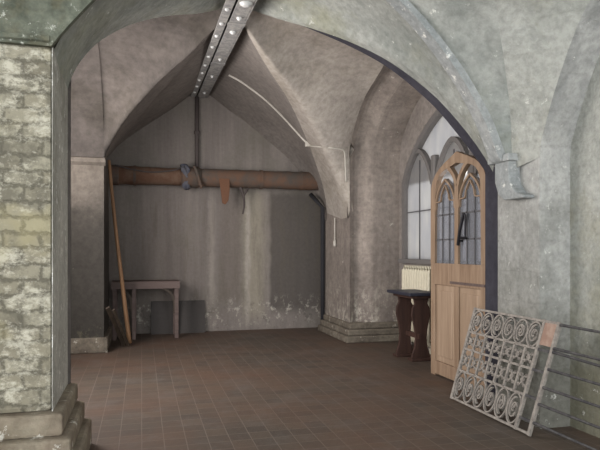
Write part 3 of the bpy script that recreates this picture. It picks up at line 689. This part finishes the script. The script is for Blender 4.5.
def spiral(cu, cw, ru, rw, turns, a0, sg, n=40):
    out = []
    for i in range(n + 1):
        t = i / n; a = a0 + sg * 2 * PI * turns * t; r = 1 - .82 * t
        out.append(G(cu + ru * r * math.cos(a), cw + rw * r * math.sin(a), 0))
    return out
fl = (tuple(N_), .009, .0058)
nn = 6; sw = ui / nn
for i in range(nn):
    c = sw * (i + .5); sg = 1 if i % 2 else -1
    for nm, cw, rw in (('top', (.625 + Hg - .02) / 2, .094), ('low', (.27 + .02) / 2, .118)):
        mb = MB(); ru = sw * .48
        ring = [G(c + ru * math.cos(2 * PI * k / 28), cw + rw * math.sin(2 * PI * k / 28)) for k in range(28)]
        mb.tube(ring, .008, closed=True, flat=fl)
        mb.tube(spiral(c, cw, ru * .74, rw * .74, 1.6, PI / 2 * sg, sg), .008, flat=fl)
        mb.tube(spiral(c + .012 * sg, cw + .004, ru * .42, rw * .42, .8, -PI / 2 * sg, sg, 18), .008, flat=fl)
        mb.build('scroll', M['grille'], gr)
nc = 7; cw_ = ui / nc
for i in range(1, nc): gbar(MB(), (cw_ * i, .27), (cw_ * i, .625), .010, .009).build('upright', M['grille'], gr)
for i in range(nc):
    c = cw_ * (i + .5)
    for wc, hh in ((.37, .10), (.5475, .0775)):
        mb = MB(); r = cw_ * .34; fn = (tuple(N_), .008, .0054)
        for su in (-1, 1):          # two C scrolls back to back
            mb.tube([G(c + su * (r * 1.02 - r * .95 * math.sin(PI * k / 12)), wc + hh * .46 * math.cos(PI * k / 12)) for k in range(13)], .006, flat=fn)
            for sv in (-1, 1): mb.tube([G(c + su * (r * .72 + r * .25 * math.cos(2 * PI * k / 8)), wc + sv * hh * .38 + hh * .09 * math.sin(2 * PI * k / 8)) for k in range(8)], .005, closed=True, flat=fn)
        mb.tube([G(c - .018, wc), G(c, wc + .018), G(c + .018, wc), G(c, wc - .018)], .006, closed=True, flat=(tuple(N_), .009, .008))
        mb.build('rosette', M['grille'], gr)
for w, L, dr in ((.83, 1.25, 0), (.655, .95, .0), (.63, 1.15, -.03), (.50, 1.15, 0), (.365, 1.1, 0), (.24, 1.05, 0), (.10, .9, 0)):
    MB().tube([G(uo - .01, w), G(uo + L * .4, w + dr * .5, 0), G(uo + L, w + dr, 0)], lambda t: .012 - .005 * t, 6).build('spike_bar', M['grillebar'], gr)
# ------------------------------------------------------------------ lights, world, camera
def area(name, loc, target, sx, sy, power, col):
    l = bpy.data.lights.new(name, 'AREA'); l.shape = 'RECTANGLE'; l.size = sx; l.size_y = sy; l.energy = power; l.color = col
    o = bpy.data.objects.new(name, l); C.objects.link(o); o.location = loc
    o.rotation_euler = (Vector(target) - Vector(loc)).to_track_quat('-Z', 'Y').to_euler(); return o
area('daylight_opening', (-1.6, -2.0, 2.0), (2.4, 5, 1.7), 4.0, 3.0, 250, (.97, 1, .97))
area('jamb_fill_right', (2.9, -1.1, 1.9), (-.5, 4.2, 1.9), 2.0, 2.6, 92, (1, 1, .98))  # added unseen fill lamp to brighten the near left pier's side
area('right_recess_fill', (3.45, 6.0, 1.9), (-.2, 8.6, 3.3), .9, 1.0, 16, (1, .98, .96))  # added fill lamp for the dark back vault, turned away from the camera
area('left_recess_fill', (-1.42, 6.2, 2.0), (3, 6.6, 1.6), 2.6, 2.0, 230, (1, .95, .92))  # added unseen fill lamp for the far bay; the wall behind is blank
wd = bpy.data.worlds.new('sky'); bpy.context.scene.world = wd; wd.use_nodes = True
bg = wd.node_tree.nodes['Background']; bg.inputs[0].default_value = (.86, .92, 1, 1); bg.inputs[1].default_value = 2.0
cam = bpy.data.cameras.new('camera'); co = bpy.data.objects.new('camera', cam); C.objects.link(co)
cam.sensor_width = 36; cam.lens = F / 600 * 36; cam.shift_y = 25 / 600
co.location = EYE; co.rotation_euler = (PI / 2, 0, -TH)
sc = bpy.context.scene; sc.camera = co
for o in list(bpy.data.objects):
    if '_at' in o: del o['_at']
sc.view_settings.view_transform = 'Standard'; sc.view_settings.look = 'None'; sc.view_settings.gamma = 1
sc.view_settings.exposure = 0; sc.view_settings.use_curve_mapping = False
